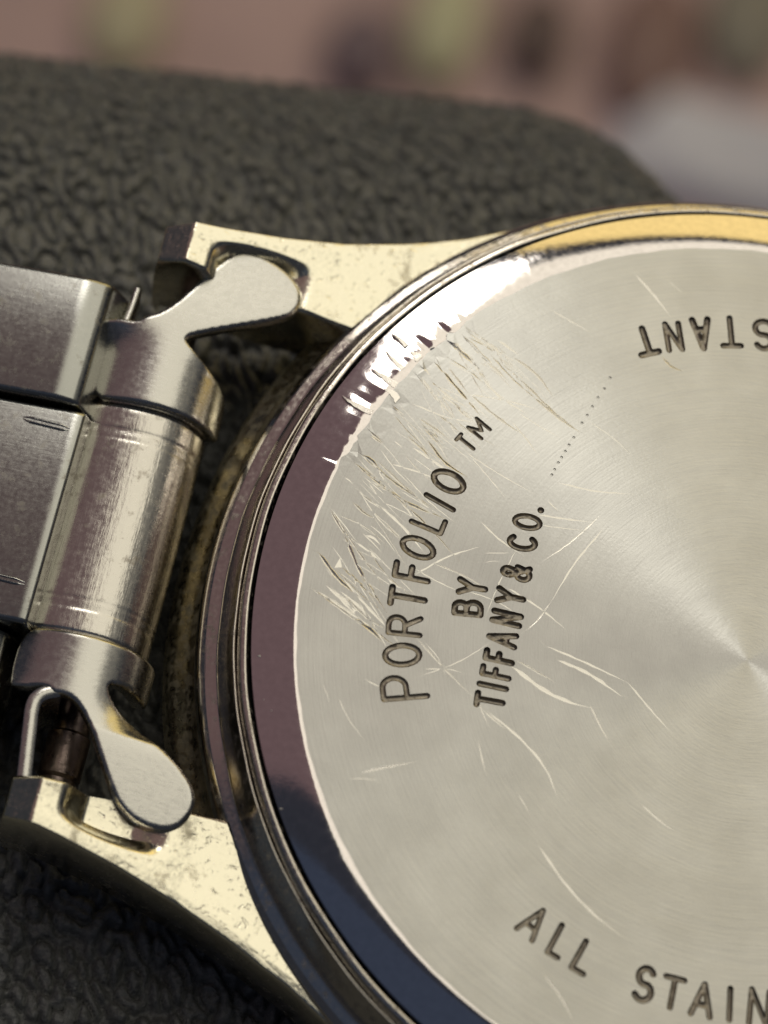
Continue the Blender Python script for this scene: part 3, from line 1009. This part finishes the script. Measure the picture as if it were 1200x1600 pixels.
def S_(p, sy=1):          # a point of the watch frame -> (s, v) of the flat wing
    return (p[0] + U_T, p[1] * sy)
collar = [(-2.35, 3.80), (-0.8, 3.78), (0.8, 3.78), (2.2, 3.78), (3.05, 3.80), (3.22, 3.95), (3.22, 4.4), (3.1, 4.85), (2.75, 5.2), (2.1, 5.45), (1.45, 5.62), (0.95, 5.85)]
WA = [(-18.676, 6.207), (-18.548, 6.379), (-17.542, 6.915), (-16.351, 7.495), (-15.599, 7.941), (-15.466, 8.431), (-15.618, 8.915), (-15.953, 9.241), (-16.452, 9.522), (-17.168, 9.708), (-17.737, 9.682), (-18.097, 9.387), (-18.547, 8.685), (-19.069, 7.713), (-19.592, 6.956), (-20.048, 6.700)]
WB = [(-18.019, -5.040), (-18.126, -5.147), (-17.907, -5.478), (-17.096, -6.039), (-16.228, -6.544), (-15.562, -6.984), (-15.003, -7.450), (-14.761, -7.922), (-14.859, -8.480), (-15.193, -8.909), (-15.744, -9.053), (-16.469, -8.939), (-17.034, -8.594), (-17.474, -8.024), (-17.972, -7.237), (-18.419, -6.508), (-18.847, -6.002), (-19.319, -5.755), (-19.747, -5.815)]
wA = wing_sheet(collar + [S_(p) for p in WA] + [(-1.2, 6.45), (-1.9, 6.42), (-2.35, 6.3)], 1)
wA['label'] = 'folded end link wing with a deep notch, next to the bevelled bracelet link'
collarB = [(-2.35, 3.80), (-0.8, 3.78), (0.8, 3.78), (2.2, 3.78), (3.05, 3.80), (3.22, 3.92), (3.24, 4.4), (3.22, 4.95), (3.0, 5.12), (2.3, 5.08), (1.6, 4.98)]
wB = wing_sheet(collarB + [S_(p, -1) for p in WB] + [(-0.95, 5.62), (-1.7, 5.75), (-2.35, 5.7)], -1)
wB['label'] = 'folded end link wing with an open slot and a pin beside it'

def side_plate(pts, z0, z1, th=0.24):
    """a thin upright strip of sheet following a line of points."""
    c = resample(pts, 0.12)
    d = np.gradient(c, axis=0); d /= np.linalg.norm(d, axis=1)[:, None]
    nr = np.c_[-d[:, 1], d[:, 0]]
    prof = [(-th / 2, z1), (-th / 2, z0 - 0.07), (-th / 4, z0), (th / 4, z0), (th / 2, z0 - 0.07), (th / 2, z1)]
    k = len(prof)
    verts, faces = [], []
    for i, (p, q) in enumerate(zip(c, nr)):
        dip = 0.10 * (i / len(c))
        for o_, z in prof: verts.append((p[0] + q[0] * o_, p[1] + q[1] * o_, z - dip))
    for i in range(len(c) - 1):
        for j in range(k - 1): faces.append((i * k + j, (i + 1) * k + j, (i + 1) * k + j + 1, i * k + j + 1))
    n = len(c) - 1
    faces += [tuple(range(k)), tuple(n * k + j for j in range(k))]
    return mesh_obj('end_link_side', verts, faces, M['wing'], watch, True, 50)
side_plate([(-19.569, -5.636), (-20.008, -5.875), (-20.180, -6.246), (-20.087, -7.028), (-19.872, -8.412)], -1.62, -4.6, 0.42)
side_plate([(-20.616, 6.415), (-20.560, 6.991), (-20.530, 7.676)], -1.9, -4.4)

def pin():
    prof = [(-9.4, 0.0), (-9.4, 0.28), (-8.6, 0.30), (-8.5, 0.52), (-7.6, 0.55), (-7.5, 0.66), (-6.2, 0.66), (-6.1, 0.55), (6.1, 0.55), (7.5, 0.55), (8.6, 0.3), (9.4, 0.28), (9.4, 0.0)]
    n = 28; k = len(prof)
    verts = [(-19.0 + r * math.sin(2 * math.pi * i / n), y, -4.3 + r * math.cos(2 * math.pi * i / n)) for i in range(n) for y, r in prof]
    faces = [(i * k + j, ((i + 1) % n) * k + j, ((i + 1) % n) * k + j + 1, i * k + j + 1) for i in range(n) for j in range(k - 1)]
    return mesh_obj('spring_bar', verts, faces, M['plastic_dark'], watch, True, 40)
pin()

# ---- bracelet links: they fall away to the left
def bracelet_link(u0, v0, v1, ztop, chamfer, length=6.6, height=2.6, tilt=11.0, label=None):
    cx, cz = chamfer
    prof = fillet([(length, 0, 0), (cx, 0, 0.26), (cx * 0.42, -cz, 0.24), (0.0, -cz - 1.1, 0.25), (0.10, -height * 0.8, 0.3), (0.5, -height, 0.2), (length, -height, 0)])
    w = v1 - v0
    insets = [(0.0, 0.16), (0.03, 0.07), (0.09, 0.02), (0.17, 0.0), (w * 0.5, -0.02), (w - 0.17, 0.0), (w - 0.09, 0.02), (w - 0.03, 0.07), (w, 0.16)]
    P = np.array(prof); c = P.mean(0)
    ca, sa = math.cos(R_(tilt)), math.sin(R_(tilt))
    verts = []
    for dv, ins in insets:
        for (x, z) in P:
            # shrink the outline towards its middle for the rounded flanks
            d = np.array((x, z)) - c
            x2 = c[0] + d[0] * (1 - ins / (length / 2)); z2 = c[1] + d[1] * (1 - ins / (height / 2))
            verts.append((-(u0 + x2 * ca + z2 * sa), v0 + dv, ztop - x2 * sa + z2 * ca))
    k = len(P); m = len(insets)
    faces = [(i * k + j, i * k + (j + 1) % k, (i + 1) * k + (j + 1) % k, (i + 1) * k + j) for i in range(m - 1) for j in range(k)]
    faces += [tuple(range(k)), tuple((m - 1) * k + j for j in range(k))]
    o = mesh_obj('bracelet_link', verts, faces, M['link'], watch, True, 34)
    if label: o['label'] = label
    return o, (ca, sa)
bracelet_link(20.95, 3.22, 7.42, -1.30, (1.05, 0.20), label='outer bracelet link with a bright bevelled end')
lc, (ca, sa) = bracelet_link(20.86, -3.92, 3.10, -1.62, (0.42, 0.05), label='centre bracelet link with small crimp lines')
bracelet_link(21.25, -7.9, -4.05, -2.1, (0.7, 0.3), label='outer bracelet link lying in shade')

def crimp(u0, u1, v, side=0.0):
    """a short double ridge pressed into the centre link."""
    verts, faces = [], []
    n = 12
    prof = [(-0.13, -0.02), (-0.09, 0.035), (-0.045, 0.04), (-0.01, -0.03), (0.02, -0.03), (0.06, 0.03), (0.10, 0.03), (0.14, -0.02)]
    k = len(prof)
    for i in range(n + 1):
        t = i / n
        x = u0 + (u1 - u0) * t
        e = min(1, min(t, 1 - t) * 6)
        for dv, dz in prof:
            zz = dz * e - 0.01
            verts.append((-(20.86 + x * ca), v + dv * (0.4 + 0.6 * e) + 0.10 * t, -1.62 - x * sa + zz + 0.012))
    faces = [(i * k + j, (i + 1) * k + j, (i + 1) * k + j + 1, i * k + j + 1) for i in range(n) for j in range(k - 1)]
    return mesh_obj('crimp_line', verts, faces, M['link'], lc, True, 60)
crimp(0.5, 2.0, 2.42)
crimp(0.5, 2.6, -2.70)

# ---- torn slivers of metal along the bruised edge
def slivers():
    pts = [((-12.660, 6.846), (-12.030, 6.390), 0.20),
           ((-12.956, 6.141), (-12.120, 5.777), 0.26),
           ((-13.619, 5.070), (-12.624, 4.743), 0.24),
           ((-11.929, 7.023), (-11.613, 6.819), 0.34),
           ((-12.458, 5.570), (-11.963, 5.328), 0.30),
           ((-12.605, 7.487), (-12.093, 7.182), 0.18)]
    for i, (p, q, w) in enumerate(pts):
        p, q = np.array(p), np.array(q)
        d = q - p; L = np.linalg.norm(d); d /= L; nr = np.array((-d[1], d[0]))
        rg = np.random.default_rng(20 + i)
        verts, faces = [], []
        n = 9
        bend = rg.normal(0, 0.05)
        for k in range(n + 1):
            t = k / n
            c = p + d * L * t + nr * (bend * math.sin(math.pi * t) + rg.normal(0, 0.008))
            ww = w * (0.06 + 0.94 * min(1, t * 1.2) ** 0.8) * rg.uniform(0.9, 1.1)
            r = np.hypot(*c)
            zb = 0.0 if r < R_DISC else Z_BEV * ((r - R_DISC) / (R_BEV - R_DISC)) ** 1.15
            # a torn tongue: its flat top leans a little, its flanks meet the bevel
            zt = max(zb * 0.45, zb + 0.015) + 0.012 * (1 - t) + 0.004
            for off, zz in ((-0.5, zb - 0.03), (-0.40, zt), (0.40, zt + 0.02 * w), (0.5, zb - 0.03)):
                verts.append((*(c + nr * ww * off), zz))
        for k in range(n):
            for j in range(3):
                faces.append((k * 4 + j, (k + 1) * 4 + j, (k + 1) * 4 + j + 1, k * 4 + j + 1))
        mesh_obj('metal_burr', verts, faces, M['sliver'], disc, True, 25)
M['sliver'] = metal('torn_bright_steel', (0.80, 0.76, 0.70), 0.22, 0.08, 12.0, 0.006)
slivers()

# ---- specks of dust on the bevel and ledge
def dust():
    rg = random.Random(9)
    spots = [((-14.116, -3.579), 0.060), ((-13.381, -5.120), 0.050), ((-13.679, -4.837), 0.030), ((-12.437, -7.886), 0.050), ((-13.938, -0.985), 0.030), ((-12.391, -5.657), 0.030)]
    for (x, y), s in spots:
        r = math.hypot(x, y)
        z = Z_BEV * max(0.0, (r - R_DISC) / (R_BEV - R_DISC))
        bm = bmesh.new()
        bmesh.ops.create_icosphere(bm, subdivisions=1, radius=1.0)
        vv = [(x + v.co.x * s * rg.uniform(0.7, 1.3), y + v.co.y * s * 0.7 * rg.uniform(0.7, 1.3), z + 0.01 + v.co.z * s * 0.4) for v in bm.verts]
        ff = [[v.index for v in f.verts] for f in bm.faces]
        bm.free()
        mesh_obj('dust_speck', vv, ff, M['dust'], bev, True, 0)
M['dust'] = plain('grey_dust', (0.62, 0.60, 0.57), 0.9, 0.1, 5.0)
dust()
